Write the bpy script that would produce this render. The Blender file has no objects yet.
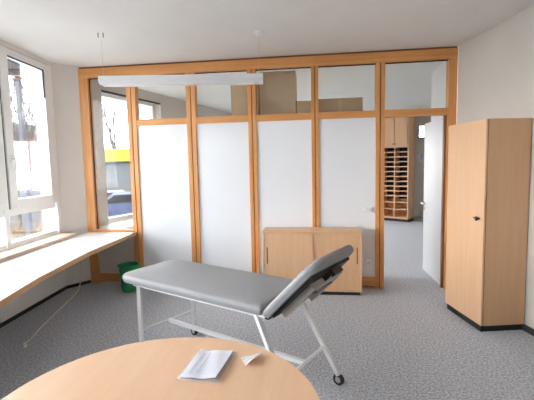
import bpy, bmesh, math, random
from mathutils import Vector, Matrix
random.seed(7)
PI = math.pi
COL = bpy.context.scene.collection
SC = bpy.context.scene

# ------------------------------------------------------------------ materials
def new_mat(name):
    m = bpy.data.materials.new(name); m.use_nodes = True
    nt = m.node_tree
    return m, nt, nt.nodes['Principled BSDF']

def plain(name, col, rough=.5, metal=0, noise=.04, scale=30, spec=.5, bump=0, bscale=200):
    m, nt, b = new_mat(name)
    b.inputs['Roughness'].default_value = rough
    b.inputs['Metallic'].default_value = metal
    b.inputs['Specular IOR Level'].default_value = spec
    tc = nt.nodes.new('ShaderNodeTexCoord')
    n = nt.nodes.new('ShaderNodeTexNoise'); n.inputs['Scale'].default_value = scale; n.inputs['Detail'].default_value = 3
    nt.links.new(tc.outputs['Object'], n.inputs['Vector'])
    r = nt.nodes.new('ShaderNodeValToRGB')
    r.color_ramp.elements[0].position = .3; r.color_ramp.elements[1].position = .7
    r.color_ramp.elements[0].color = tuple(c*(1-noise) for c in col)+(1,)
    r.color_ramp.elements[1].color = tuple(min(1, c*(1+noise)) for c in col)+(1,)
    nt.links.new(n.outputs['Fac'], r.inputs['Fac']); nt.links.new(r.outputs['Color'], b.inputs['Base Color'])
    if bump:
        n2 = nt.nodes.new('ShaderNodeTexNoise'); n2.inputs['Scale'].default_value = bscale
        nt.links.new(tc.outputs['Object'], n2.inputs['Vector'])
        bp = nt.nodes.new('ShaderNodeBump'); bp.inputs['Strength'].default_value = bump; bp.inputs['Distance'].default_value = .004
        nt.links.new(n2.outputs['Fac'], bp.inputs['Height']); nt.links.new(bp.outputs['Normal'], b.inputs['Normal'])
    return m

def wood(name, c1, c2, axis='Z', rough=.4, scale=18, spec=.5):
    """fine straight grain running along one object axis"""
    m, nt, b = new_mat(name)
    b.inputs['Roughness'].default_value = rough; b.inputs['Specular IOR Level'].default_value = spec
    tc = nt.nodes.new('ShaderNodeTexCoord'); mp = nt.nodes.new('ShaderNodeMapping')
    s = {'X': (.06, 1, 1), 'Y': (1, .06, 1), 'Z': (1, 1, .06)}[axis]
    mp.inputs['Scale'].default_value = tuple(q*scale for q in s)
    nt.links.new(tc.outputs['Object'], mp.inputs['Vector'])
    n = nt.nodes.new('ShaderNodeTexNoise'); n.inputs['Scale'].default_value = 1; n.inputs['Detail'].default_value = 6
    n.inputs['Distortion'].default_value = .4
    nt.links.new(mp.outputs['Vector'], n.inputs['Vector'])
    n2 = nt.nodes.new('ShaderNodeTexNoise'); n2.inputs['Scale'].default_value = 9; n2.inputs['Detail'].default_value = 2
    nt.links.new(mp.outputs['Vector'], n2.inputs['Vector'])
    mx = nt.nodes.new('ShaderNodeMath'); mx.operation = 'MULTIPLY_ADD'; mx.inputs[1].default_value = .35
    ad = nt.nodes.new('ShaderNodeMath'); ad.operation = 'MULTIPLY'; ad.inputs[1].default_value = .65
    nt.links.new(n.outputs['Fac'], ad.inputs[0])
    nt.links.new(n2.outputs['Fac'], mx.inputs[0]); nt.links.new(ad.outputs[0], mx.inputs[2])
    r = nt.nodes.new('ShaderNodeValToRGB')
    r.color_ramp.elements[0].position = .32; r.color_ramp.elements[1].position = .68
    r.color_ramp.elements[0].color = tuple(c1)+(1,); r.color_ramp.elements[1].color = tuple(c2)+(1,)
    nt.links.new(mx.outputs[0], r.inputs['Fac']); nt.links.new(r.outputs['Color'], b.inputs['Base Color'])
    return m

def carpet_mat():
    m, nt, b = new_mat('carpet')
    b.inputs['Roughness'].default_value = .95; b.inputs['Specular IOR Level'].default_value = .15
    tc = nt.nodes.new('ShaderNodeTexCoord')
    n = nt.nodes.new('ShaderNodeTexNoise'); n.inputs['Scale'].default_value = 60; n.inputs['Detail'].default_value = 4
    n.inputs['Roughness'].default_value = .8
    nt.links.new(tc.outputs['Object'], n.inputs['Vector'])
    r = nt.nodes.new('ShaderNodeValToRGB'); e = r.color_ramp.elements
    e[0].position = .36; e[0].color = CARPET[0]; e[1].position = .64; e[1].color = CARPET[2]
    k = e.new(.5); k.color = CARPET[1]
    nt.links.new(n.outputs['Fac'], r.inputs['Fac'])
    nt.links.new(r.outputs['Color'], b.inputs['Base Color'])
    bp = nt.nodes.new('ShaderNodeBump'); bp.inputs['Strength'].default_value = .35; bp.inputs['Distance'].default_value = .004
    nt.links.new(n.outputs['Fac'], bp.inputs['Height']); nt.links.new(bp.outputs['Normal'], b.inputs['Normal'])
    return m
CARPET = ((.22, .235, .27, 1), (.45, .47, .51, 1), (.74, .76, .80, 1))

def glass_mat(name, tint=(1, 1, 1), refl=.5):
    m = bpy.data.materials.new(name); m.use_nodes = True; nt = m.node_tree; nt.nodes.clear()
    out = nt.nodes.new('ShaderNodeOutputMaterial'); mix = nt.nodes.new('ShaderNodeMixShader')
    tr = nt.nodes.new('ShaderNodeBsdfTransparent'); tr.inputs['Color'].default_value = tuple(tint)+(1,)
    gl = nt.nodes.new('ShaderNodeBsdfGlossy'); gl.inputs['Roughness'].default_value = .02
    fr = nt.nodes.new('ShaderNodeFresnel'); fr.inputs['IOR'].default_value = 1.45
    ml = nt.nodes.new('ShaderNodeMath'); ml.operation = 'MULTIPLY'; ml.inputs[1].default_value = refl
    nt.links.new(fr.outputs[0], ml.inputs[0]); nt.links.new(ml.outputs[0], mix.inputs[0])
    nt.links.new(tr.outputs[0], mix.inputs[1]); nt.links.new(gl.outputs[0], mix.inputs[2])
    nt.links.new(mix.outputs[0], out.inputs[0])
    return m

M = {}
M['carpet'] = carpet_mat()
M['ceiling'] = plain('ceiling_paint', (.76, .755, .735), .9, noise=.015, scale=4, spec=.2)
M['wall'] = plain('wall_paint', (.60, .57, .525), .9, noise=.02, scale=3, spec=.2, bump=.1, bscale=90)
M['wall_white'] = plain('wall_white', (.78, .78, .77), .85, noise=.02, scale=4, spec=.2)
M['wall_corner'] = plain('wall_paint_corner', (.73, .72, .70), .9, noise=.02, scale=3, spec=.2)
M['wall_low'] = plain('parapet_paint', (.60, .57, .52), .85, noise=.03, scale=4, spec=.2)
M['panel'] = plain('panel_white', (.80, .83, .87), .45, noise=.012, scale=2)
FR1, FR2 = (.60, .255, .075), (.74, .37, .135)
M['frame_v'] = wood('pine_upright', FR1, FR2, 'Z', .4, 26)
M['frame_h'] = wood('pine_rail', FR1, FR2, 'X', .4, 26)
M['rebate'] = plain('wood_rebate', (.22, .085, .03), .6, noise=.1)
M['beech_v'] = wood('beech_laminate', (.69, .425, .245), (.745, .485, .29), 'Z', .42, 22)
M['beech_shaded'] = wood('beech_shaded', (.57, .34, .185), (.62, .385, .215), 'Z', .45, 22)  # same beech made darker: shade on the cupboard side is in the colour
M['beech_h'] = wood('beech_rail', (.69, .425, .245), (.745, .485, .29), 'X', .42, 22)
M['beech_top'] = wood('table_beech', (.73, .465, .285), (.78, .525, .34), 'Y', .33, 20)
M['desk'] = plain('desk_white', (.86, .85, .86), .3, noise=.01, scale=3)
M['desk_edge'] = wood('desk_beech_edge', (.58, .34, .17), (.68, .43, .24), 'Y', .45, 20)
M['sill'] = plain('sill_beige', (.66, .52, .40), .5, noise=.05, scale=12)
M['black'] = plain('black_plastic', (.012, .012, .013), .45, noise=.1)
M['dark'] = plain('dark_grey', (.05, .05, .055), .6, noise=.1)
M['skirt'] = plain('carpet_skirting', (.045, .045, .05), .9, noise=.2, scale=200)
M['upvc'] = plain('window_white', (.87, .885, .885), .4, noise=.01)
M['gasket'] = plain('gasket_black', (.02, .02, .022), .6)
M['glass'] = glass_mat('window_glass')
M['pglass'] = glass_mat('partition_glass', (.93, .95, .94), .35)
M['steel_w'] = plain('white_enamel', (.78, .79, .80), .3, noise=.01)
M['chrome'] = plain('brushed_steel', (.6, .6, .6), .3, 1, noise=.03)
M['vinyl'] = plain('grey_vinyl', (.27, .275, .285), .55, noise=.05, scale=60, bump=.15, bscale=400)
M['vinyl_side'] = plain('grey_vinyl_piping', (.50, .51, .55), .5, noise=.03, scale=60)
M['board'] = plain('underside_board', (.035, .036, .04), .7)
M['ply'] = plain('bracket_grey', (.44, .40, .36), .5, noise=.05)
M['rubber'] = plain('rubber', (.015, .017, .018), .6)
M['green'] = plain('green_plastic', (.015, .25, .10), .4, noise=.05)
M['cord'] = plain('cord_cream', (.80, .77, .66), .5)
M['paper'] = plain('paper_white', (.70, .715, .80), .45, noise=.02)
M['ink'] = plain('ink_blue_grey', (.50, .55, .70), .6)
fm_, fnt_, fb_ = new_mat('clear_film'); fb_.inputs['Base Color'].default_value = (.85, .86, .9, 1); fb_.inputs['Alpha'].default_value = .35; fb_.inputs['Roughness'].default_value = .3
M['film'] = fm_
M['foil'] = plain('wrapper', (.80, .79, .82), .35, noise=.06, scale=50)
M['cardboard'] = plain('cardboard', (.76, .59, .42), .8, noise=.04, scale=10)
M['cardboard_dark'] = plain('cardboard_dark', (.68, .51, .35), .8, noise=.06, scale=10)
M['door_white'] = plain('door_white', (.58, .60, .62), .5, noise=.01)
M['lamp_white'] = plain('lamp_white', (.70, .71, .72), .45, noise=.01)
M['clock_face'] = plain('clock_face', (.75, .75, .72), .5)
M['dark_backing'] = plain('near_black', (.03, .02, .02), .7)
# outdoors
M['asphalt'] = plain('asphalt', (.07, .072, .075), .95, noise=.15, scale=2)
M['bounce_paving'] = plain('bounce_pale', (.42, .42, .41), .9, noise=.08, scale=1.5)
M['plaster_out'] = plain('render_pale', (.095, .10, .115), .9, noise=.03, scale=1)
M['yellow'] = plain('yellow_fascia', (.30, .24, .004), .6)
M['red'] = plain('red_panel', (.14, .035, .03), .6)
M['teal'] = plain('green_roof', (.07, .10, .09), .7)
M['bark'] = plain('bark', (.045, .038, .036), .95, noise=.3)
M['shrub'] = plain('winter_shrub', (.16, .125, .08), .95, noise=.3, scale=8)
M['car_blue'] = plain('car_paint_blue', (.03, .04, .10), .3)
M['car_silver'] = plain('car_paint_silver', (.14, .14, .15), .3)
M['car_glass'] = plain('car_glass', (.01, .01, .012), .1)
M['facade'] = plain('facade_white', (.40, .40, .42), .8, noise=.02)
M['post_out'] = plain('guide_post_grey', (.075, .075, .10), .5)

# ------------------------------------------------------------------ mesh builder
class MB:
    def __init__(s): s.bm = bmesh.new()
    def box(s, x0, x1, y0, y1, z0, z1, mat=None, bevel=0):
        b = bmesh.new(); bmesh.ops.create_cube(b, size=1)
        for v in b.verts:
            v.co = Vector(((x0+x1)/2+v.co.x*(x1-x0), (y0+y1)/2+v.co.y*(y1-y0), (z0+z1)/2+v.co.z*(z1-z0)))
        if bevel:
            bmesh.ops.bevel(b, geom=b.edges[:], offset=bevel, segments=2, affect='EDGES', profile=.7)
        return s.add(b, mat)
    def add(s, b, mat=None):
        if mat is not None: b.transform(mat)
        me = bpy.data.meshes.new('t'); b.to_mesh(me); b.free(); s.bm.from_mesh(me); bpy.data.meshes.remove(me)
        return s
    def prism(s, pts, z0, z1, mat=None, bevel=0):
        b = bmesh.new()
        lo = [b.verts.new((p[0], p[1], z0)) for p in pts]; hi = [b.verts.new((p[0], p[1], z1)) for p in pts]
        n = len(pts); b.faces.new(hi); b.faces.new(lo[::-1])
        for i in range(n): b.faces.new((lo[i], lo[(i+1) % n], hi[(i+1) % n], hi[i]))
        bmesh.ops.recalc_face_normals(b, faces=b.faces[:])
        if bevel:
            ed = [e for e in b.edges if abs(e.verts[0].co.z-e.verts[1].co.z) < 1e-6]
            bmesh.ops.bevel(b, geom=ed, offset=bevel, segments=3, affect='EDGES', profile=.5)
        return s.add(b, mat)
    def tube(s, p, q, r, r2=None, n=12, square=False, mat=None):
        p, q = Vector(p), Vector(q); d = q-p; b = bmesh.new()
        if square: n = 4
        bmesh.ops.create_cone(b, cap_ends=True, segments=n, radius1=r*(1.414 if square else 1), radius2=(r if r2 is None else r2)*(1.414 if square else 1), depth=d.length)
        if square: b.transform(Matrix.Rotation(PI/4, 4, 'Z'))
        b.transform(Matrix.Translation((p+q)/2) @ d.to_track_quat('Z', 'Y').to_matrix().to_4x4())
        return s.add(b, mat)
    def lathe(s, prof, n=40, mat=None):
        b = bmesh.new(); rings = []
        for r, z in prof:
            rings.append([b.verts.new((r*math.cos(2*PI*k/n), r*math.sin(2*PI*k/n), z)) for k in range(n)])
        for a, c in zip(rings, rings[1:]):
            for k in range(n): b.faces.new((a[k], a[(k+1) % n], c[(k+1) % n], c[k]))
        b.faces.new(rings[0][::-1]); b.faces.new(rings[-1])
        bmesh.ops.recalc_face_normals(b, faces=b.faces[:])
        return s.add(b, mat)
    def path(s, pts, r, n=8):
        pts = [Vector(p) for p in pts]
        # Catmull-Rom smoothing
        out = []
        for i in range(len(pts)-1):
            p0, p1, p2, p3 = pts[max(i-1, 0)], pts[i], pts[i+1], pts[min(i+2, len(pts)-1)]
            for k in range(6):
                t = k/6
                out.append(.5*((2*p1)+(p2-p0)*t+(2*p0-5*p1+4*p2-p3)*t*t+(3*p1-p0-3*p2+p3)*t**3))
        out.append(pts[-1]); b = bmesh.new(); rings = []
        for i, c in enumerate(out):
            d = (out[min(i+1, len(out)-1)]-out[max(i-1, 0)]).normalized()
            q = d.to_track_quat('Z', 'Y')
            rings.append([b.verts.new(c+q @ Vector((r*math.cos(2*PI*k/n), r*math.sin(2*PI*k/n), 0))) for k in range(n)])
        for a, c in zip(rings, rings[1:]):
            for k in range(n): b.faces.new((a[k], a[(k+1) % n], c[(k+1) % n], c[k]))
        b.faces.new(rings[0][::-1]); b.faces.new(rings[-1])
        bmesh.ops.recalc_face_normals(b, faces=b.faces[:])
        return s.add(b)
    def build(s, name, mat, parent=None, smooth=False, loc=None):
        me = bpy.data.meshes.new(name); s.bm.to_mesh(me); s.bm.free()
        for m in (mat if isinstance(mat, (list, tuple)) else [mat]): me.materials.append(m)
        if smooth:
            for p in me.polygons: p.use_smooth = True
            try: me.set_sharp_from_angle(angle=math.radians(40))
            except Exception: pass
        o = bpy.data.objects.new(name, me); COL.objects.link(o)
        if parent: o.parent = parent
        if loc: o.location = loc
        return o

def empty(name, loc=(0, 0, 0), rz=0, parent=None):
    o = bpy.data.objects.new(name, None); COL.objects.link(o); o.empty_display_size = .1
    o.location = loc; o.rotation_euler = (0, 0, rz)
    if parent: o.parent = parent
    return o
def tag(o, label, cat, group=None, kind=None):
    o['label'] = label; o['category'] = cat
    if group: o['group'] = group
    if kind: o['kind'] = kind
    return o
def struct(o, label=None, cat=None):
    o['kind'] = 'structure'
    if label: o['label'] = label
    if cat: o['category'] = cat
    return o
def copy_tree(o, parent=None):
    c = o.copy(); COL.objects.link(c); c.parent = parent
    for ch in list(o.children): copy_tree(ch, c)
    return c

# ------------------------------------------------------------------ room geometry
CEIL = 2.92
PY = 4.887                       # front face of the timber partition
def wx(y): return -3.28+.1*(4.5-y)      # inner face of the window wall
def rx(y): return 1.672+.2*(PY-y)       # inner face of the right wall
YB = -1.6
A = math.atan(.1)
ML = Matrix.Translation((-3.28, 4.5, 0)) @ Matrix(((.0995, -.995, 0, 0), (-.995, -.0995, 0, 0), (0, 0, 1, 0), (0, 0, 0, 1)))
# ML: local x = s along the wall toward the camera, local y = t outward, z up

struct(MB().prism([(-3.3, -2), (3.4, -2), (3.4, 4.0), (4.6, 6.2), (4.6, 12), (-3.9, 12), (-3.9, 4.9), (-3.7, 4.6)], -.12, 0).build('floor', M['carpet']),
       'grey speckled carpet floor', 'floor')
struct(MB().prism([(-3.6, -2), (3.4, -2), (3.4, 4.0), (4.6, 6.2), (4.6, 12), (-4.3, 12), (-4.3, 4.9), (-3.9, 4.6)], CEIL, CEIL+.15).build('ceiling', M['ceiling']),
       'plain white ceiling', 'ceiling')
# window wall: parapet, lintel and the end piers
w = MB()
w.box(-.12, 6.3, .0, .24, 0, .76, mat=ML)
w.box(-.12, 6.3, .0, .24, 2.87, CEIL, mat=ML)
w.box(-.12, -.10, .0, .24, .76, 2.87, mat=ML)
w.box(5.68, 6.3, .0, .24, .76, 2.87, mat=ML)
struct(w.build('wall_left', M['wall_white']), 'white window wall with a long strip of windows', 'wall')
struct(MB().prism([(-3.292, 4.61), (-3.113, PY), (-3.113, PY+.1), (-3.52, PY+.1), (-3.53, 4.61)], 0, CEIL).build('wall_corner', M['wall_corner']),
       'short splayed wall piece between window and timber partition', 'wall')
w = MB(); w.prism([(rx(PY), PY), (rx(YB), YB), (rx(YB)+.15, YB), (rx(PY)+.2, PY)], 0, CEIL)
struct(w.build('wall_right', M['wall']), 'plain off-white right wall', 'wall')
struct(MB().box(-3.0, 3.2, YB-.15, YB, 0, CEIL).build('wall_front', M['wall']), 'plain wall behind the viewer', 'wall')
# skirtings
struct(MB().prism([(rx(PY)-.012, PY), (rx(YB)-.012, YB), (rx(YB), YB), (rx(PY), PY)], 0, .06).build('baseboard_right', M['skirt']))
w = MB(); w.box(-.11, 6.1, -.012, .0, 0, .04, mat=ML); w.prism([(-3.280, 4.61), (-3.113, PY-.03), (-3.113, PY), (-3.292, 4.61)], 0, .04)
struct(w.build('baseboard_left', M['skirt']))
# window board
struct(MB().box(-.08, 6.1, -.20, .0, .68, .752, mat=ML, bevel=.006).build('trim_1', M['sill']), 'beige window board running under the windows', 'sill')

# ------------------------------------------------------------------ windows of this room
def make_window():
    r = empty('window_1')
    f = MB()
    f.box(-.085, -.015, .0, .12, .76, 2.87, bevel=.004); f.box(.865, .875, .02, .12, .76, 2.87)
    f.box(-.015, .865, .02, .12, .76, .805); f.box(-.015, .865, .02, .12, 2.83, 2.87); f.box(-.015, .865, .03, .12, 1.09, 1.18)
    f.build('window_frame', M['upvc'], r)
    s = MB()
    s.box(-.012, .095, -.005, .08, 1.165, 2.86, bevel=.006); s.box(.725, .845, -.005, .08, 1.165, 2.86, bevel=.006)
    s.box(.095, .725, -.005, .08, 1.165, 1.265, bevel=.006); s.box(.095, .725, -.005, .08, 2.785, 2.86, bevel=.006)
    sash = s.build('sash', M['upvc'], r)
    g = MB(); g.box(.094, .726, -.007, .01, 2.774, 2.786); g.box(.094, .102, -.007, .01, 2.45, 2.786); g.box(.848, .860, .01, .03, 1.165, 2.84)
    g.build('gasket', M['gasket'], r)
    MB().box(.09, .73, .04, .052, 1.255, 2.79).build('upper_pane', M['glass'], r)
    MB().box(-.01, .86, .06, .072, .795, 1.10).build('lower_pane', M['glass'], r)
    h = MB(); h.box(.768, .792, -.012, -.004, 1.66, 1.74, bevel=.003); h.box(.772, .788, -.042, -.012, 1.69, 1.71); h.box(.771, .789, -.052, -.036, 1.57, 1.71, bevel=.005)
    h.build('handle', M['upvc'], sash)
    return r
win = make_window()
for k in range(6):
    o = win if k == 0 else copy_tree(win)
    o.name = 'window_%d' % (k+1)
    o.matrix_world = ML @ Matrix.Translation((-.02+k*.96, 0, 0))
    struct(o, 'white framed window, number %d from the partition corner' % (k+1) if k else 'white framed window nearest the timber partition', 'window')
# exterior guide posts for the blinds, and blind boxes
o = MB().box(.03, .09, .30, .35, -.97, 2.72, mat=ML).build('guide_post', M['post_out']); tag(o, 'grey outdoor blind guide post beyond the nearest window glass', 'post')
o = MB().box(.10, 3.2, .26, .44, 2.72, 2.92, mat=ML, bevel=.01).build('blind_box', M['post_out'])
tag(o, 'pale grey outdoor blind box above the window', 'blind')

# ------------------------------------------------------------------ timber partition (structure)
P = empty('wall_back', (0, PY, 0)); struct(P, 'orange pine partition with white panels, clear top panes and an open door', 'partition')
D = .10
posts = [(-3.113, -2.99), (-2.455, -2.335), (-1.648, -1.526), (-.842, -.738), (-.045, .045), (.735, .842), (1.572, 1.668)]
for i, (a, b) in enumerate(posts):
    m = MB()
    if i in (1, 2, 3, 4, 5):      # double posts with a groove between the halves
        c = (a+b)/2
        m.box(a, c-.006, 0, D, .0, 2.775, bevel=.003); m.box(c+.006, b, 0, D, .0, 2.775, bevel=.003)
        p = m.build('post', M['frame_v'], P)
        MB().box(c-.006, c+.006, .012, D-.012, 0, 2.775).build('groove', M['rebate'], p)
    else:
        m.box(a, b, 0, D, 0, 2.775, bevel=.003); m.build('post', M['frame_v'], P)
MB().box(-3.113, 1.668, -.004, D, 2.775, 2.895, bevel=.003).build('header', M['frame_h'], P)
MB().box(-3.113, 1.668, .02, D, 2.895, CEIL).build('shadow_gap', M['rebate'], P)
for i in range(1, 6):
    a, b = posts[i][1], posts[i+1][0]
    MB().box(a, b, .003, D-.003, 2.130, 2.212, bevel=.002).build('transom', M['frame_h'], P)
    MB().box(a, b, .045, .053, 2.21, 2.777).build('top_pane', M['pglass'], P)
    if i < 5:
        MB().box(a, b, .022, .075, .135, 2.132).build('panel', M['panel'], P)
        MB().box(a, b, .003, D-.003, .02, .135, bevel=.002).build('base_rail', M['frame_h'], P)
a, b = posts[0][1], posts[1][0]
MB().box(a, b, .045, .053, .74, 2.777).build('tall_pane', M['pglass'], P)
MB().box(a, b, .003, D, .69, .745, bevel=.002).build('low_transom', M['frame_h'], P)
MB().box(a, b, .03, .075, .135, .70).build('low_panel', M['wall_low'], P)
MB().box(a, b, .003, D-.003, .02, .135, bevel=.002).build('base_rail', M['frame_h'], P)
# door rebates
MB().box(1.545, 1.573, .05, D, 0, 2.13).build('door_rebate', M['rebate'], P)
# glazing gaskets at pane edges (thin dark line under the header)
for i in range(1, 6):
    a, b = posts[i][1], posts[i+1][0]
    MB().box(a, b, .034, .044, 2.763, 2.776).build('glazing_strip', M['gasket'], P)
MB().box(-2.99, -2.455, .034, .044, 2.763, 2.776).build('glazing_strip', M['gasket'], P)
MB().box(-2.99, -2.978, .034, .044, .745, 2.763).build('glazing_strip', M['gasket'], P)
# socket and thermostat on the panel right of the low cabinet
s = MB(); s.box(.615, .685, -.0, .0225, .285, .355, bevel=.003)
o = s.build('wall_socket', M['steel_w'], None, loc=(0, PY, 0)); tag(o, 'small white wall socket low on the panel right of the low cabinet', 'socket')
MB().lathe([(.014, 0), (.014, .002)], 20, Matrix.Translation((.65, .0, .32)) @ Matrix.Rotation(PI/2, 4, 'X')).build('socket_well', M['chrome'], o)
s = MB(); s.box(.60, .695, -.012, .0225, .975, 1.03, bevel=.004)
o = s.build('light_switch', M['steel_w'], None, loc=(0, PY, 0)); tag(o, 'small white switch plate higher on the panel beside the doorway', 'switch')
MB().box(.61, .685, -.018, -.012, .985, 1.02, bevel=.002).build('rocker', M['steel_w'], o)

# door
dr = empty('door_1', (1.600, PY+.115, 0), math.radians(91.3)); struct(dr, 'white door standing open into the next room', 'door')
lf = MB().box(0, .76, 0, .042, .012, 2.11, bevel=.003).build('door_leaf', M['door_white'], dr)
h = MB(); 
h.lathe([(.022, 0), (.022, .008)], 20, Matrix.Translation((.70, .050, .99)) @ Matrix.Rotation(PI/2, 4, 'X'))
h.tube((.70, .042, .99), (.70, .09, .99), .009); h.tube((.705, .088, .99), (.60, .088, .99), .009)
h.build('door_handle', M['chrome'], lf)
MB().lathe([(.02, 0), (.02, .008)], 20, Matrix.Translation((.70, .050, .915)) @ Matrix.Rotation(PI/2, 4, 'X')).build('lock_plate', M['chrome'], lf)
for z in (.28, 1.93):
    MB().tube((-.012, .0, z-.05), (-.012, .0, z+.05), .010).build('hinge', M['steel_w'], dr)

# ------------------------------------------------------------------ next room shell
def nx(y): return -3.0+.26*(y-6.31)
w = MB()
def nseg(y0, y1, z0, z1, t=.22):
    w.prism([(nx(y0), y0), (nx(y1), y1), (nx(y1)-t, y1), (nx(y0)-t, y0)], z0, z1)
nseg(PY+.1, 5.57, 0, CEIL); nseg(5.57, 6.95, 0, .72); nseg(5.57, 6.95, 2.76, CEIL); nseg(6.95, 7.4, 0, CEIL); nseg(7.4, 11.2, 0, .8); nseg(7.4, 11.2, 2.05, CEIL); nseg(11.2, 11.7, 0, CEIL)
struct(w.build('wall_left_next_room', M['wall']), 'window wall of the next room seen through the glass', 'wall')
w = MB(); w.prism([(1.70, PY+.1), (1.87, PY+.1), (1.87, 6.26), (1.765, 6.26)], 0, CEIL)
w.prism([(1.87, 6.11), (4.4, 6.11), (4.4, 6.26), (1.87, 6.26)], 0, CEIL)
struct(w.build('wall_right_next_room', M['wall_white']), 'white wall return behind the open door', 'wall')
struct(MB().box(4.2, 4.35, 6.2, 11.7, 0, CEIL).build('wall_side_next_room', M['wall']))
r = empty('window_10'); struct(r, 'low unseen window strip added to light the next room', 'window')  # out of view, added to bring daylight into the next room
f = MB(); g = MB()
def nb(y0, y1, z0, z1, t0, t1, mb): mb.prism([(nx(y0)-t0, y0), (nx(y1)-t0, y1), (nx(y1)-t1, y1), (nx(y0)-t1, y0)], z0, z1)
for y in (7.4, 8.65, 9.9, 11.14): nb(y, y+.06, .8, 2.05, .05, .12, f)
nb(7.4, 11.2, .8, .86, .05, .12, f); nb(7.4, 11.2, 1.99, 2.05, .05, .12, f); nb(7.42, 11.18, .83, 2.02, .08, .09, g)
f.build('window_frame', M['upvc'], r); g.build('pane', M['glass'], r)
w = MB(); w.box(-2.2, -1.2, 11.5, 11.65, 0, CEIL); w.box(-1.2, 1.4, 11.5, 11.65, 0, .9); w.box(-1.2, 1.4, 11.5, 11.65, 2.5, CEIL)
w.box(1.4, 2.92, 11.5, 11.65, 0, CEIL); w.box(2.92, 3.10, 11.5, 11.65, 0, 2.28); w.box(2.92, 3.10, 11.5, 11.65, 2.60, CEIL); w.box(3.10, 4.3, 11.5, 11.65, 0, CEIL)
struct(w.build('wall_far', M['wall']), 'far wall of the next room', 'wall')
# next-room window
r = empty('window_7'); struct(r, 'white framed window of the next room seen through the clear bay', 'window')
yv = [5.62, 6.28, 6.95]
f = MB()
def nbox(y0, y1, z0, z1, t0, t1, mb): mb.prism([(nx(y0)-t0, y0), (nx(y1)-t0, y1), (nx(y1)-t1, y1), (nx(y0)-t1, y0)], z0, z1)
nbox(5.57, 5.60, .72, 2.76, .12, .18, f); nbox(6.90, 6.95, .72, 2.76, .12, .18, f)
nbox(5.60, 6.90, .72, .79, .12, .18, f); nbox(5.60, 6.90, 2.70, 2.76, .12, .18, f)
f.build('window_frame', M['upvc'], r)
g = MB(); nbox(5.58, 6.92, .78, 2.72, .14, .15, g); g.build('pane', M['glass'], r)
g = MB(); nbox(5.57, 6.95, 2.735, 2.765, .0, .03, g); g.build('blind_rail', M['dark'], r)
f = MB(); nbox(PY+.12, 7.2, .66, .715, -.5, .0, f)
struct(f.build('trim_2', M['desk']), 'white window board of the next room', 'sill')
# far windows; the wide one is unseen, added to light the next room
r = empty('window_8'); struct(r, 'wide unseen window added in the far wall to light the next room', 'window')
f = MB()
for x in (-1.2, -.36, .48, 1.34): f.box(x, x+.06, 11.5, 11.58, .9, 2.5)
f.box(-1.2, 1.4, 11.5, 11.58, .9, .96); f.box(-1.2, 1.4, 11.5, 11.58, 2.44, 2.5)
f.build('window_frame', M['upvc'], r); MB().box(-1.18, 1.38, 11.54, 11.55, .93, 2.47).build('pane', M['glass'], r)
r = empty('window_9'); struct(r, 'tiny bright window far beyond the doorway', 'window')
f = MB(); f.box(2.92, 3.10, 11.47, 11.55, 2.46, 2.49); f.box(2.90, 3.12, 11.46, 11.5, 2.255, 2.285); f.box(2.90, 2.925, 11.47, 11.5, 2.28, 2.6); f.build('window_frame', M['dark'], r)
MB().box(2.92, 3.10, 11.54, 11.55, 2.28, 2.60).build('pane', M['glass'], r)

# ------------------------------------------------------------------ desk along the windows
dk = empty('window_desk', (-2.6, 2.8, 0))
tag(dk, 'long desktop whitened for window glare, with beech edge running under the windows', 'desk')
front = [(-2.425, PY-.015), (-2.35, 3.67), (-2.217, 2.78), (-2.085, 2.25), (-1.93, 1.75), (-1.76, 1.15)]
back = [(wx(1.15)+.205, 1.15), (-3.073, 4.46), (-3.103, PY-.015)]
b = [(x+2.6, y-2.8) for x, y in front+back]
MB().prism(b, .676, .714).build('desktop', M['desk'], dk)  # white stands in for window glare on a beech top
e = MB()
for (x0, y0), (x1, y1) in zip(front, front[1:]):
    e.prism([(x0+2.6, y0-2.8), (x1+2.6, y1-2.8), (x1+2.607, y1-2.8), (x0+2.607, y0-2.8)], .670, .715)
e.build('edge_strip', M['desk_edge'], dk)
for y in (4.3, 3.0, 1.7):
    e = MB(); e.prism([(wx(y)+2.6, .676), (wx(y)+3.05, .676), (wx(y)+3.05, .65), (wx(y)+2.64, .40), (wx(y)+2.6, .40)], 0, .03, Matrix.Translation((0, y-2.8, 0)) @ Matrix.Rotation(PI/2, 4, 'X'))
    e.build('bracket', M['steel_w'], dk)

# cord hanging down from below the desk
c = MB(); c.path([(-3.06, 4.62, .60), (-3.05, 4.60, .42), (-3.03, 4.56, .22), (-3.03, 4.48, .05), (-2.99, 4.30, .006), (-2.89, 3.92, .006), (-2.80, 3.62, .006), (-2.73, 3.38, .006), (-2.66, 3.18, .006), (-2.635, 3.06, .006)], .0065)
o = c.build('power_cord', M['cord'], None, True); tag(o, 'cream power cord trailing from under the desk across the carpet', 'cord')
c = MB(); c.tube((-2.635, 3.06, .012), (-2.575, 3.00, .012), .011, .015); c.tube((-2.575, 3.0, .012), (-2.553, 2.978, .012), .004)
c.build('plug', M['cord'], o)
o = MB().box(-3.09, -3.02, 4.60, 4.66, .58, .67, bevel=.004).build('junction_box', M['dark']); tag(o, 'small dark socket box under the far end of the desk', 'socket')

# ------------------------------------------------------------------ waste bin
o = MB().lathe([(.098, 0), (.102, .004), (.128, .33), (.138, .33), (.138, .345), (.124, .345), (.098, .012)], 40).build('waste_bin', M['green'], None, True, (-2.395, 4.60, 0))
tag(o, 'green plastic waste bin by the partition, behind the couch end', 'bin')

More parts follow.
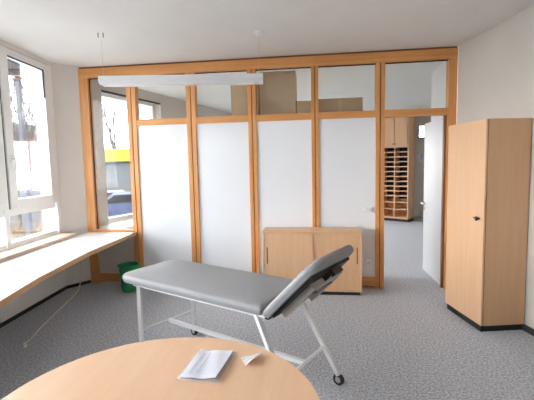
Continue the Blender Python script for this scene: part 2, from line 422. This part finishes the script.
# ------------------------------------------------------------------ low cabinet
lc = empty('low_cabinet', (-.645, 4.567, 0)); tag(lc, 'low beech cabinet with two sliding doors against the partition', 'cabinet')
W, DD, HH = 1.18, .295, .783
b = MB(); b.box(0, .018, .0, DD, .045, HH-.022, bevel=.001); b.box(W-.018, W, .0, DD, .045, HH-.022, bevel=.001)
b.box(.018, W-.018, .0, DD, .045, .062); b.box(.018, W-.018, DD-.012, DD, .06, HH-.022)
b.build('carcass', M['beech_v'], lc)
MB().box(-.003, W+.003, -.006, DD, HH-.024, HH, bevel=.002).build('cabinet_top', M['beech_h'], lc)
MB().box(.02, W-.02, .02, DD-.02, 0, .045).build('plinth', M['black'], lc)
for x0, x1, y, hx in ((.020, W/2+.01, .006, .045), (W/2-.01, W-.020, .024, W-.06)):
    d = MB().box(x0, x1, y, y+.016, .064, HH-.030, bevel=.001).build('sliding_door', M['beech_v'], lc)
    hh = MB(); hh.box(hx, hx+.014, y-.006, y+.001, .38, .58, bevel=.002)
    hd = hh.build('recessed_handle', M['rebate'], d)
MB().lathe([(.008, 0), (.008, .004)], 16, Matrix.Translation((W-.05, .024, HH-.05)) @ Matrix.Rotation(PI/2, 4, 'X')).build('lock', M['chrome'], lc)

# ------------------------------------------------------------------ tall cabinet
ang = math.atan2(.098, 1)
yv_ = Vector((-.19, .98, 0)).normalized()
tc_ = empty('tall_cabinet', (1.490, 3.628, 0), math.atan2(yv_.y, yv_.x)-PI/2)
tag(tc_, 'tall narrow beech cupboard with one closed door against the right wall', 'cupboard')
W, DD, HH = .415, .625, 1.94
b = MB(); b.box(.024, W, .0, .019, .062, HH, bevel=.001); b.box(.024, W, DD-.019, DD, .062, HH, bevel=.001)
b.box(.024, W, .019, DD-.019, HH-.02, HH); b.box(.024, W, .019, DD-.019, .062, .08); b.box(W-.01, W, .019, DD-.019, .08, HH-.02)
b.build('carcass', M['beech_shaded'], tc_)
MB().box(.016, .026, .006, DD-.006, .068, HH-.006).build('door_gap', M['rebate'], tc_)
d = MB().box(.0, .016, .002, DD-.002, .064, HH-.001, bevel=.001).build('cupboard_door', M['beech_v'], tc_)
MB().box(.015, W-.01, .02, DD-.02, 0, .062).build('plinth', M['black'], tc_)
k = MB(); k.lathe([(.009, 0), (.009, .018), (.019, .024), (.021, .033), (.012, .04)], 20, Matrix.Translation((0, .068, 1.05)) @ Matrix.Rotation(-PI/2, 4, 'Y'))
k.build('knob', M['black'], d, True)
k = MB(); k.lathe([(.012, 0), (.012, .006)], 20, Matrix.Translation((0, .118, 1.05)) @ Matrix.Rotation(-PI/2, 4, 'Y')); k.box(-.010, -.004, .108, .150, 1.046, 1.054)
k.build('lock', M['black'], d)

# ------------------------------------------------------------------ round table with papers
rt = empty('round_table', (-.562, 1.175, 0)); tag(rt, 'round beech table top in the foreground', 'table')
MB().lathe([(.570, .712), (.585, .716), (.588, .726), (.588, .734), (.585, .74)], 96).build('tabletop', M['beech_top'], rt, True)
c = MB(); c.lathe([(.04, .03), (.04, .70), (.12, .70), (.12, .713)], 32); c.build('column', M['steel_w'], rt, True)
for k in range(4):
    a = k*PI/2+.4
    f = MB(); f.prism([(.03*math.cos(a+1.57), .03*math.sin(a+1.57)), (.03*math.cos(a-1.57), .03*math.sin(a-1.57)),
        (.40*math.cos(a)+.02*math.cos(a-1.57), .40*math.sin(a)+.02*math.sin(a-1.57)), (.40*math.cos(a)+.02*math.cos(a+1.57), .40*math.sin(a)+.02*math.sin(a+1.57))], .0, .045)
    f.build('foot', M['steel_w'], rt)

# leaflet packet: slightly bent sheet
def sheet(name, corners, z, mat, bump, nu=14, nv=14, th=.002):
    b = bmesh.new(); g = [[None]*(nv+1) for _ in range(nu+1)]
    c = [Vector((x, y, 0)) for x, y in corners]
    for i in range(nu+1):
        for j in range(nv+1):
            u, v = i/nu, j/nv
            p = c[0]*(1-u)*(1-v)+c[1]*(1-u)*v+c[2]*u*v+c[3]*u*(1-v)
            g[i][j] = b.verts.new((p.x, p.y, z+bump(u, v)))
    for i in range(nu):
        for j in range(nv): b.faces.new((g[i][j], g[i+1][j], g[i+1][j+1], g[i][j+1]))
    bmesh.ops.recalc_face_normals(b, faces=b.faces[:])
    for f in b.faces:
        if f.normal.z < 0: f.normal_flip()
    bmesh.ops.solidify(b, geom=b.faces[:], thickness=-th)
    m = MB(); m.add(b); return m
LC = [(-.540, 1.392), (-.522, 1.618), (-.371, 1.612), (-.392, 1.385)]
lift = lambda u, v: .004+.008*u*u+.0035*math.sin(u*5+v*2)**2
o = sheet('leaflet', LC, .741, None, lift).build('leaflet', M['paper'], None, True)
tag(o, 'white printed leaflet packet in clear film on the round table', 'leaflet')
fm = sheet('film', [(-.552, 1.380), (-.534, 1.630), (-.360, 1.624), (-.380, 1.374)], .7405, None, lambda u, v: .001+.002*math.sin(u*6)**2, th=.0006).build('clear_film', M['film'], o, True)
ink = MB()
def LP(u, v):
    c = [Vector((x, y, 0)) for x, y in LC]
    p = c[0]*(1-u)*(1-v)+c[1]*(1-u)*v+c[2]*u*v+c[3]*u*(1-v); return Vector((p.x, p.y, .741+lift(u, v)+.0026))
def inkrow(u0, u1, v0, v1, n=8):
    b = bmesh.new(); vs = []
    for i in range(n+1):
        v = v0+(v1-v0)*i/n
        vs.append((b.verts.new(LP(u0, v)), b.verts.new(LP(u1, v))))
    for a, c in zip(vs, vs[1:]): b.faces.new((a[0], a[1], c[1], c[0]))
    bmesh.ops.recalc_face_normals(b, faces=b.faces[:])
    ink.add(b)
inkrow(.17, .20, .10, .86); inkrow(.235, .25, .10, .86); inkrow(.36, .40, .14, .90)
for i in range(9):
    u = .46+.05*i; v = .12
    random.seed(i+40)
    while v < .84:
        l = random.uniform(.04, .12); inkrow(u, u+.008, v, min(v+l, .88), 3); v += l+.03
ink.build('printed_text', M['ink'], o)
WC = [(-.330, 1.568), (-.262, 1.602), (-.238, 1.603), (-.292, 1.492)]
def crump(u, v):
    return .002+.016*max(0, u-.25)*(1-abs(v-.5)*.8)+.005*abs(math.sin(7*u+4*v))
o = sheet('wrapper', WC, .741, None, crump, 8, 8, .001).build('wrapper', M['foil'])
tag(o, 'small crumpled white wrapper right of the leaflet on the round table', 'wrapper')

# ------------------------------------------------------------------ treatment couch
phi = math.radians(-27); u = Vector((math.cos(phi), math.sin(phi), 0)); wv = Vector((-u.y, u.x, 0))
NLt = Vector((-1.45, 2.895, 0))
cb = empty('treatment_couch', NLt, 0); tag(cb, 'grey padded treatment couch with raised headrest and white tubular legs', 'couch')
def Q(a, b, z): return u*a+wv*b+Vector((0, 0, z))      # couch frame -> parent space
MC = Matrix(((u.x, wv.x, 0, 0), (u.y, wv.y, 0, 0), (0, 0, 1, 0), (0, 0, 0, 1)))
WD = .56; ZF = .625; LH = 1.24
fr = MB()
for b_ in (.02, WD-.02): fr.tube(Q(-.05, b_, ZF), Q(LH+.02, b_, ZF), .014, square=True)
for a_ in (-.05, LH*.5, LH): fr.tube(Q(a_, .02, ZF), Q(a_, WD-.02, ZF), .014, square=True)
frame = fr.build('frame', M['steel_w'], cb)
MB().tube(Q(LH+.02, .02, ZF), Q(LH+.05, .02, ZF), .017, square=True).build('end_cap', M['black'], frame)
TN, TF = Q(LH-.06, .02, ZF), Q(LH-.06, WD-.02, ZF)
FN, FF = Vector((-.125, 2.15, .07))-NLt, Vector((.150, 2.665, .07))-NLt
LN, LF = Q(0, .02, .07), Vector((-1.145, 3.378, .07))-NLt
for nm, top, ft in (('near', Q(0, .02, ZF), LN), ('far', Vector((LF.x-.012, LF.y, ZF)), LF), ('n2', TN, FN), ('f2', TF, FF)):
    MB().tube(top, ft, .015, square=True).build('leg', M['steel_w'], cb)
    w_ = MB(); d = ft
    fk = MB(); fk.tube(ft+Vector((0, 0, .012)), Vector((ft.x, ft.y, .045)), .012, .012)
    fkx = fk.build('caster', M['chrome'], cb)
    ax = (wv*.9+u*.15).normalized()
    c0 = Vector((ft.x, ft.y, .040))
    MB().tube(c0-ax*.012, c0+ax*.012, .040, n=28).build('wheel', M['rubber'], fkx, True)
    MB().tube(c0-ax*.0135, c0+ax*.0135, .022, n=24).build('wheel_hub', M['chrome'], fkx, True)
def lerp(a, b, t): return a+(b-a)*t
tl = .36
c1, c2 = lerp(LN, Q(0, .02, ZF), .30), lerp(LF, Vector((LF.x-.012, LF.y, ZF)), .30)
MB().tube(c1, c2, .010).build('crossbar', M['steel_w'], cb, True)
c3, c4 = lerp(FN, TN, .33), lerp(FF, TF, .33)
MB().tube(c3, c4, .013).build('crossbar', M['steel_w'], cb, True)
m1, m2 = lerp(c1, c2, .50), lerp(c3, c4, .50)
MB().tube(m1, m2, .014, square=True).build('lengthwise_bar', M['steel_w'], cb)

def pad_mesh(L, Wd, th, r, mat, crown=.012, n=10):
    """cushion with rounded plan corners, rounded edges and a crowned top"""
    pts = []
    def arc(cx, cy, rr, a0):
        for k in range(n+1):
            a = a0+PI/2*k/n; pts.append((cx+rr*math.cos(a), cy+rr*math.sin(a)))
    r0, r1 = r
    arc(L-r1, Wd-r1, r1, 0); arc(r0, Wd-r0, r0, PI/2); arc(r0, r0, r0, PI); arc(L-r1, r1, r1, 1.5*PI)
    b = bmesh.new(); rings = []
    cx, cy = L/2, Wd/2
    prof = [(0, 0), (.0, .004), (-.006, th*.25), (-.008, th*.5), (-.005, th*.72), (.004, th*.88), (.020, th*.97), (.06, th*1.02), (.14, th*1.02+crown*.7), (.24, th*1.02+crown)]
    for off, z in prof:
        ring = []
        for x, y in pts:
            d = Vector((x-cx, y-cy)); hx, hy = L/2, Wd/2
            sx = (hx-off)/hx; sy = (hy-off)/hy
            ring.append(b.verts.new((cx+d.x*sx, cy+d.y*sy, z)))
        rings.append(ring)
    N = len(pts)
    for q, p in zip(rings, rings[1:]):
        for k in range(N): b.faces.new((q[k], q[(k+1) % N], p[(k+1) % N], p[k]))
    b.faces.new(rings[0][::-1]); b.faces.new(rings[-1])
    bmesh.ops.recalc_face_normals(b, faces=b.faces[:])
    if mat is not None: b.transform(mat)
    return b
m = MB(); m.add(pad_mesh(LH+.21, WD+.06, .062, (.11, .02), MC @ Matrix.Translation((-.20, -.03, ZF+.014))))
m.build('seat_pad', M['vinyl'], cb, True)
# raised back section
tilt = math.radians(46)
HB = MC @ Matrix.Translation((LH+.045, -.03, ZF-.01)) @ Matrix.Rotation(-tilt, 4, 'Y')
m = MB(); m.add(pad_mesh(.53, WD+.06, .058, (.05, .12), HB))
bp = m.build('backrest_pad', M['vinyl'], cb, True)
MB().box(.03, .44, .04, WD+.02, -.02, .0, mat=HB).build('backrest_board', M['board'], bp)
s = MB(); s.box(.06, .34, .10, .16, -.062, -.02, mat=HB); s.box(.06, .34, WD-.11, WD-.05, -.062, -.02, mat=HB); s.box(.30, .36, .10, WD-.04, -.06, -.02, mat=HB)
s.build('bracket', M['ply'], bp)
s = MB(); s.box(.34, .46, .26, .30, -.05, -.02, mat=HB); s.box(.43, .46, .24, .36, -.065, -.02, mat=HB); s.build('adjuster_hook', M['black'], bp)
s = MB(); s.tube(Q(LH-.02, .20, ZF-.03), (HB @ Vector((.30, .20, -.06))), .010); s.tube(Q(LH-.02, WD-.16, ZF-.03), (HB @ Vector((.30, WD-.14, -.06))), .010)
s.build('support_strut', M['black'], cb, True)

# ------------------------------------------------------------------ pendant light
pl = empty('pendant_light', (-.56, 3.967, CEIL)); tag(pl, 'long white linear pendant light hung on thin wires before the partition', 'lamp')
ld = Vector((-2.107+.56, 3.734-3.967, 0)); Ln = ld.length; lz = math.atan2(ld.y, ld.x)
MLp = Matrix.Rotation(lz, 4, 'Z')
prof = [(-.09, 0), (-.09, -.045), (-.065, -.075), (.065, -.075), (.09, -.045), (.09, 0)]
b = bmesh.new(); e0 = [b.verts.new((-.04, y, z)) for y, z in prof]; e1 = [b.verts.new((Ln+.02, y, z)) for y, z in prof]
b.faces.new(e0[::-1]); b.faces.new(e1)
for i in range(6): b.faces.new((e0[i], e0[(i+1) % 6], e1[(i+1) % 6], e1[i]))
bmesh.ops.recalc_face_normals(b, faces=b.faces[:])
b.transform(Matrix.Translation((0, 0, -.437)) @ MLp)
m = MB(); m.add(b); m.build('lamp_housing', M['lamp_white'], pl)
m = MB(); m.box(.05, Ln-.05, -.055, .055, -.518, -.511, mat=MLp); m.build('diffuser', M['steel_w'], pl)
for x in (0, Ln):
    m = MB(); p = MLp @ Vector((x, 0, 0)); m.tube(p, p+Vector((0, 0, -.438)), .0012); m.build('wire', M['chrome'], pl)
m = MB(); m.lathe([(.018, -.05), (.045, -.035), (.05, 0)], 28); m.build('canopy', M['steel_w'], pl, True)
for dx in (-.02, .03):
    m = MB(); p = MLp @ Vector((Ln+dx, 0, 0)); m.tube(p, p+Vector((0, 0, -.045)), .004, .003); m.build('ceiling_hook', M['dark'], pl)

# ------------------------------------------------------------------ next room contents
# cupboards behind the panels, boxes on them
for x0, x1, nm in ((-1.62, -.84, 'left'), (-.82, -.04, 'middle'), (-.02, .76, 'right')):
    e = empty('storage_cupboard', (x0, 5.04, 0))
    ww = x1-x0
    MB().box(0, ww, 0, .40, .06, 2.18, bevel=.002).build('carcass', M['beech_v'], e)
    MB().box(.02, ww-.02, .02, .38, 0, .06).build('plinth', M['black'], e)
    for k in (0, 1): MB().box(.003+k*ww/2, ww/2-.003+k*ww/2, .40, .418, .07, 2.17).build('cupboard_door', M['beech_v'], e)
    tag(e, {'left': 'storage cupboard behind the panels carrying papers and the first carton', 'middle': 'storage cupboard behind the panels carrying the tall carton', 'right': 'storage cupboard behind the panels carrying the flat carton'}[nm], 'cupboard')
def carton(x0, x1, y0, y1, z1, label, mat='cardboard'):
    o = empty('cardboard_box', (x0, y0, 2.18))
    MB().box(0, x1-x0, 0, y1-y0, 0, z1-2.18, bevel=.002).build('carton', M[mat], o)
    MB().box((x1-x0)/2-.025, (x1-x0)/2+.025, -.0015, y1-y0+.001, .0, z1-2.18+.001).build('packing_tape', M['cardboard'] if mat != 'cardboard' else M['cardboard'], o)
    tag(o, label, 'box')
carton(-1.10, -.735, 5.10, 5.40, 2.735, 'brown cardboard box behind the top pane, just left of the tallest one')
carton(-.715, -.245, 5.10, 5.40, 2.785, 'tallest brown cardboard box behind the middle top pane')
carton(-.235, -.01, 5.10, 5.40, 2.395, 'small brown cardboard box between the tallest one and the post', 'cardboard')
carton(.03, .605, 5.10, 5.40, 2.41, 'long low brown cardboard box right of the post', 'cardboard_dark')
for k in range(3):
    o = MB().box(-1.56+k*.155, -1.42+k*.155, 5.12, 5.34, 2.18, 2.235+.006*(k % 2)).build('paper_stack', M['paper'])
    tag(o, ['left', 'middle', 'right'][k]+'most white paper stack on the cupboard behind the second top pane' if k != 1 else 'white paper stack between two others on the cupboard behind the second top pane', 'papers', 'paper stacks on the cupboard')

# pigeonhole cabinet far away
v0 = Vector((1.62, 10.98, 0)); v1 = Vector((2.40, 10.45, 0)); 
pc = empty('pigeonhole_cabinet', v1, math.atan2((v0-v1).y, (v0-v1).x)); tag(pc, 'tall beech cabinet with rows of pigeonholes beyond the doorway', 'cabinet')
# local x runs left along the face (away from v1), local y runs toward viewer => depth is -y
Wp = (v0-v1).length; Dp = .75
ux = 0
b = MB(); b.box(0, Wp, -.46, -.40, .08, 2.9); b.box(-.0, .025, -.46, .0, .08, 2.9); b.box(Wp-.025, Wp, -.40, 0, .08, 2.9); b.box(0, Wp, -.40, 0, 2.86, 2.9); b.box(0, Wp, -.40, 0, .08, .12)
b.box(0, Wp, -.40, -.01, 1.98, 2.02)
carc = b.build('carcass', M['beech_v'], pc)
MB().box(.01, Wp, -.44, -.04, 0, .08).build('plinth', M['black'], pc)
b = MB()
zs = [.12, .33, .52, .69, .82, .95, 1.08, 1.21, 1.34, 1.47, 1.60, 1.73, 1.86, 1.99]
cols = [.025, .375, .725, Wp-.025]
for x in cols[1:3]: b.box(x-.012, x+.012, -.40, 0, .12, 1.99)
for z in zs[1:-1]: b.box(.02, Wp-.02, -.40, 0, z-.010, z+.010)
b.build('pigeonhole_grid', M['beech_v'], pc)
MB().box(.02, Wp-.02, -.399, -.30, .60, 1.975).build('back_slab', M['dark_backing'], pc)  # one near-black slab across the back of the pigeonholes
for i in range(3):
    x0 = cols[i]; x1 = cols[i+1]
    d = MB().box(x0+.008, x1-.008, .0, .02, 2.03, 2.87, bevel=.002).build('cabinet_door', M['beech_v'], pc)
    MB().box(x0+.006 if i == 1 else x1-.04, x0+.05 if i == 1 else x1-.01, .02, .035, 2.06, 2.08).build('door_handle', M['dark'], d)
# clock
o = MB().lathe([(.155, 0), (.155, .02), (.145, .035), (.135, .035), (.13, .022), (0.001, .022)], 40).build('wall_clock', M['door_white'], None, True)
o.matrix_world = Matrix.Translation((2.99, 11.49, 1.70)) @ Matrix.Rotation(PI/2, 4, 'X'); tag(o, 'round wall clock on the far wall beside the open door', 'clock')
MB().box(-.006, .006, -.02, .10, .023, .027).build('clock_hand', M['dark'], o)

# ------------------------------------------------------------------ outdoors
struct(MB().box(-60, 25, -30, 60, -1.05, -1.0).build('ground', M['asphalt']), 'grey asphalt outside', 'ground')
struct(MB().prism([(-8.2, -16), (16, -16), (16, 14), (-8.2, 14)], -1.0, -.97).build('bounce_paving', M['bounce_paving']), 'pale concrete slab added around the building to bounce daylight indoors', 'ground')  # pale slab added to bounce daylight up to the ceiling
b = MB(); b.box(-17.5, -8.5, 24, 30, -1.0, 2.0)
bl = b.build('pavilion', M['plaster_out']); tag(bl, 'pale flat building with a bright yellow fascia seen through the clear bay', 'building')
MB().box(-17.7, -8.3, 23.7, 24.0, 2.05, 2.85).build('yellow_fascia', M['yellow'], bl)
MB().box(-17.7, -8.3, 23.8, 30.2, 2.0, 2.06).build('roof', M['dark'], bl)
# pale wall seen low through the nearest window, red container, green roof
o = MB().box(-20.5, -12.5, 17.2, 17.5, -1.0, 1.85).build('garden_wall', M['plaster_out']); tag(o, 'pale wall outside the nearest window below the red shed', 'wall')
o = empty('red_shed', (-23, 21, -1.0)); tag(o, 'red shed with pale stripes outside the nearest window', 'shed')
b = MB(); b.box(-2.5, 5.0, 0, 3, 0, 4.9); b.build('shed_body', M['red'], o)
b = MB()
for k in range(8): b.box(-2.2+k*.9, -1.95+k*.9, -.06, 0, .3, 4.8)
b.build('cladding_strip', M['plaster_out'], o)
MB().box(-2.9, 5.3, -.4, 3.4, 4.9, 5.45).build('roof', M['teal'], o)

def tree(loc, h, seed, label):
    rnd = random.Random(seed); m = MB()
    def grow(p, d, L, r, lev):
        q = p+d*L; m.tube(p, q, r, r*.65, n=6)
        if lev == 0: return
        for k in range(3):
            nd = (d+Vector((rnd.uniform(-.8, .8), rnd.uniform(-.8, .8), rnd.uniform(-.1, .6)))).normalized()
            grow(p.lerp(q, rnd.uniform(.6, 1)), nd, L*rnd.uniform(.6, .85), r*.62, lev-1)
    grow(Vector((0, 0, 0)), Vector((0, 0, 1)), h*.3, h*.012, 5)
    o = m.build('bare_tree', M['bark'], None, False, loc); tag(o, label, 'tree', 'bare winter trees outside')
    return o
tree((-17.3, 32, -1.0), 14, 1, 'bare winter tree behind the yellow fascia building'); tree((-15.0, 31, -1.0), 13, 2, 'bare winter tree right of another behind the yellow fascia building')
tree((-22.5, 27, -1.0), 14, 3, 'bare winter tree rising behind the red shed'); tree((-12.6, 15.4, -1.0), 9, 5, 'bare winter tree outside the nearest window in front of the pale wall')
tree((-10.3, 12.2, -1.0), 6.5, 8, 'smaller bare winter tree closest to the nearest window')
def shrub(loc, s, seed, label, n=150, t=.016):
    rnd = random.Random(seed); m = MB()
    for k in range(n):
        a = rnd.uniform(0, 2*PI); e_ = rnd.uniform(.2, 1.4); r = s*rnd.uniform(.6, 1)
        m.tube((rnd.uniform(-.3, .3)*s, rnd.uniform(-.3, .3)*s, 0), (r*math.cos(a)*math.cos(e_), r*math.sin(a)*math.cos(e_), r*math.sin(e_)), t, t*.5, n=5)
    o = m.build('bare_shrub', M['shrub'], None, False, loc); tag(o, label, 'shrub', 'winter shrubs outside')
shrub((-11.6, 22.0, -1.0), 1.75, 4, 'twiggy bare shrub before the pavilion wall'); shrub((-14.9, 21.8, -1.0), 1.65, 9, 'twiggy bare shrub left of the other one before the pavilion wall')
for i, (x, y) in enumerate(((-5.5, 6.5), (-8.3, 9.7), (-7.4, 3.6))):
    shrub((x, y, -1.0), 1.35, 20+i, ['brown winter shrub seen low in the nearest window', 'brown winter shrub farther from the nearest window', 'brown winter shrub at the left of the nearest window'][i], 420, .02)
def car(loc, rz, mat, label):
    r = empty('parked_car', loc, rz); 
    side = [(-2.1, .35), (-2.1, .75), (-1.9, .95), (-1.1, 1.0), (-.6, 1.42), (.8, 1.45), (1.5, 1.0), (2.05, .9), (2.15, .35)]
    RX = Matrix.Rotation(PI/2, 4, 'X')
    m = MB(); m.prism(side, -.85, .85, RX, .04); m.build('car_body', M[mat], r)
    m = MB(); m.prism([(-1.0, 1.02), (-.57, 1.37), (.77, 1.40), (1.32, 1.04)], -.86, .86, RX); m.build('side_window', M['car_glass'], r)
    for x in (-1.35, 1.35):
        for y in (-.8, .8): MB().tube((x, y-.1, .33), (x, y+.1, .33), .33, n=24).build('wheel', M['rubber'], r)
    tag(r, label, 'car')
car((-8.9, 17.3, -1.0), .5, 'car_blue', 'dark blue parked car outside, right of the silver one'); car((-10.7, 18.6, -1.0), .5, 'car_silver', 'silver parked car outside, left of the dark blue one')

# ------------------------------------------------------------------ light
wd = bpy.data.worlds.new('overcast'); SC.world = wd; wd.use_nodes = True
nt = wd.node_tree; bg = nt.nodes['Background']
tcn = nt.nodes.new('ShaderNodeTexCoord'); sp = nt.nodes.new('ShaderNodeSeparateXYZ'); rp = nt.nodes.new('ShaderNodeValToRGB')
nt.links.new(tcn.outputs['Generated'], sp.inputs[0]); nt.links.new(sp.outputs['Z'], rp.inputs['Fac']); nt.links.new(rp.outputs['Color'], bg.inputs['Color'])
rp.color_ramp.elements[0].color = (.97, .98, 1, 1); rp.color_ramp.elements[1].color = (.90, .95, 1, 1)
bg.inputs['Strength'].default_value = 9.0

# ------------------------------------------------------------------ camera
F = 385.0; PITCH = math.radians(5.1); ROLL = math.radians(1.2); YAW = math.atan(49/385)
fwd0 = Vector((-math.sin(YAW), math.cos(YAW), 0)); right0 = Vector((math.cos(YAW), math.sin(YAW), 0)); up0 = Vector((0, 0, 1))
fwd = fwd0*math.cos(PITCH)-up0*math.sin(PITCH); up1 = up0*math.cos(PITCH)+fwd0*math.sin(PITCH)
R_ = right0*math.cos(ROLL)-up1*math.sin(ROLL); U_ = right0*math.sin(ROLL)+up1*math.cos(ROLL)
cam = bpy.data.cameras.new('camera'); co = bpy.data.objects.new('camera', cam); COL.objects.link(co)
cam.sensor_width = 36; cam.lens = F/534*36; cam.clip_start = .05; cam.clip_end = 300
co.matrix_world = Matrix(((R_.x, U_.x, -fwd.x, 0), (R_.y, U_.y, -fwd.y, 0), (R_.z, U_.z, -fwd.z, 1.57), (0, 0, 0, 1)))
SC.camera = co
SC.view_settings.view_transform = 'Standard'; SC.view_settings.look = 'None'; SC.view_settings.gamma = 1
SC.view_settings.use_curve_mapping = False
SC.view_settings.exposure = 0.9
SC.cycles.max_bounces = 16; SC.cycles.diffuse_bounces = 10; SC.cycles.transparent_max_bounces = 16
SC.cycles.sample_clamp_indirect = 8
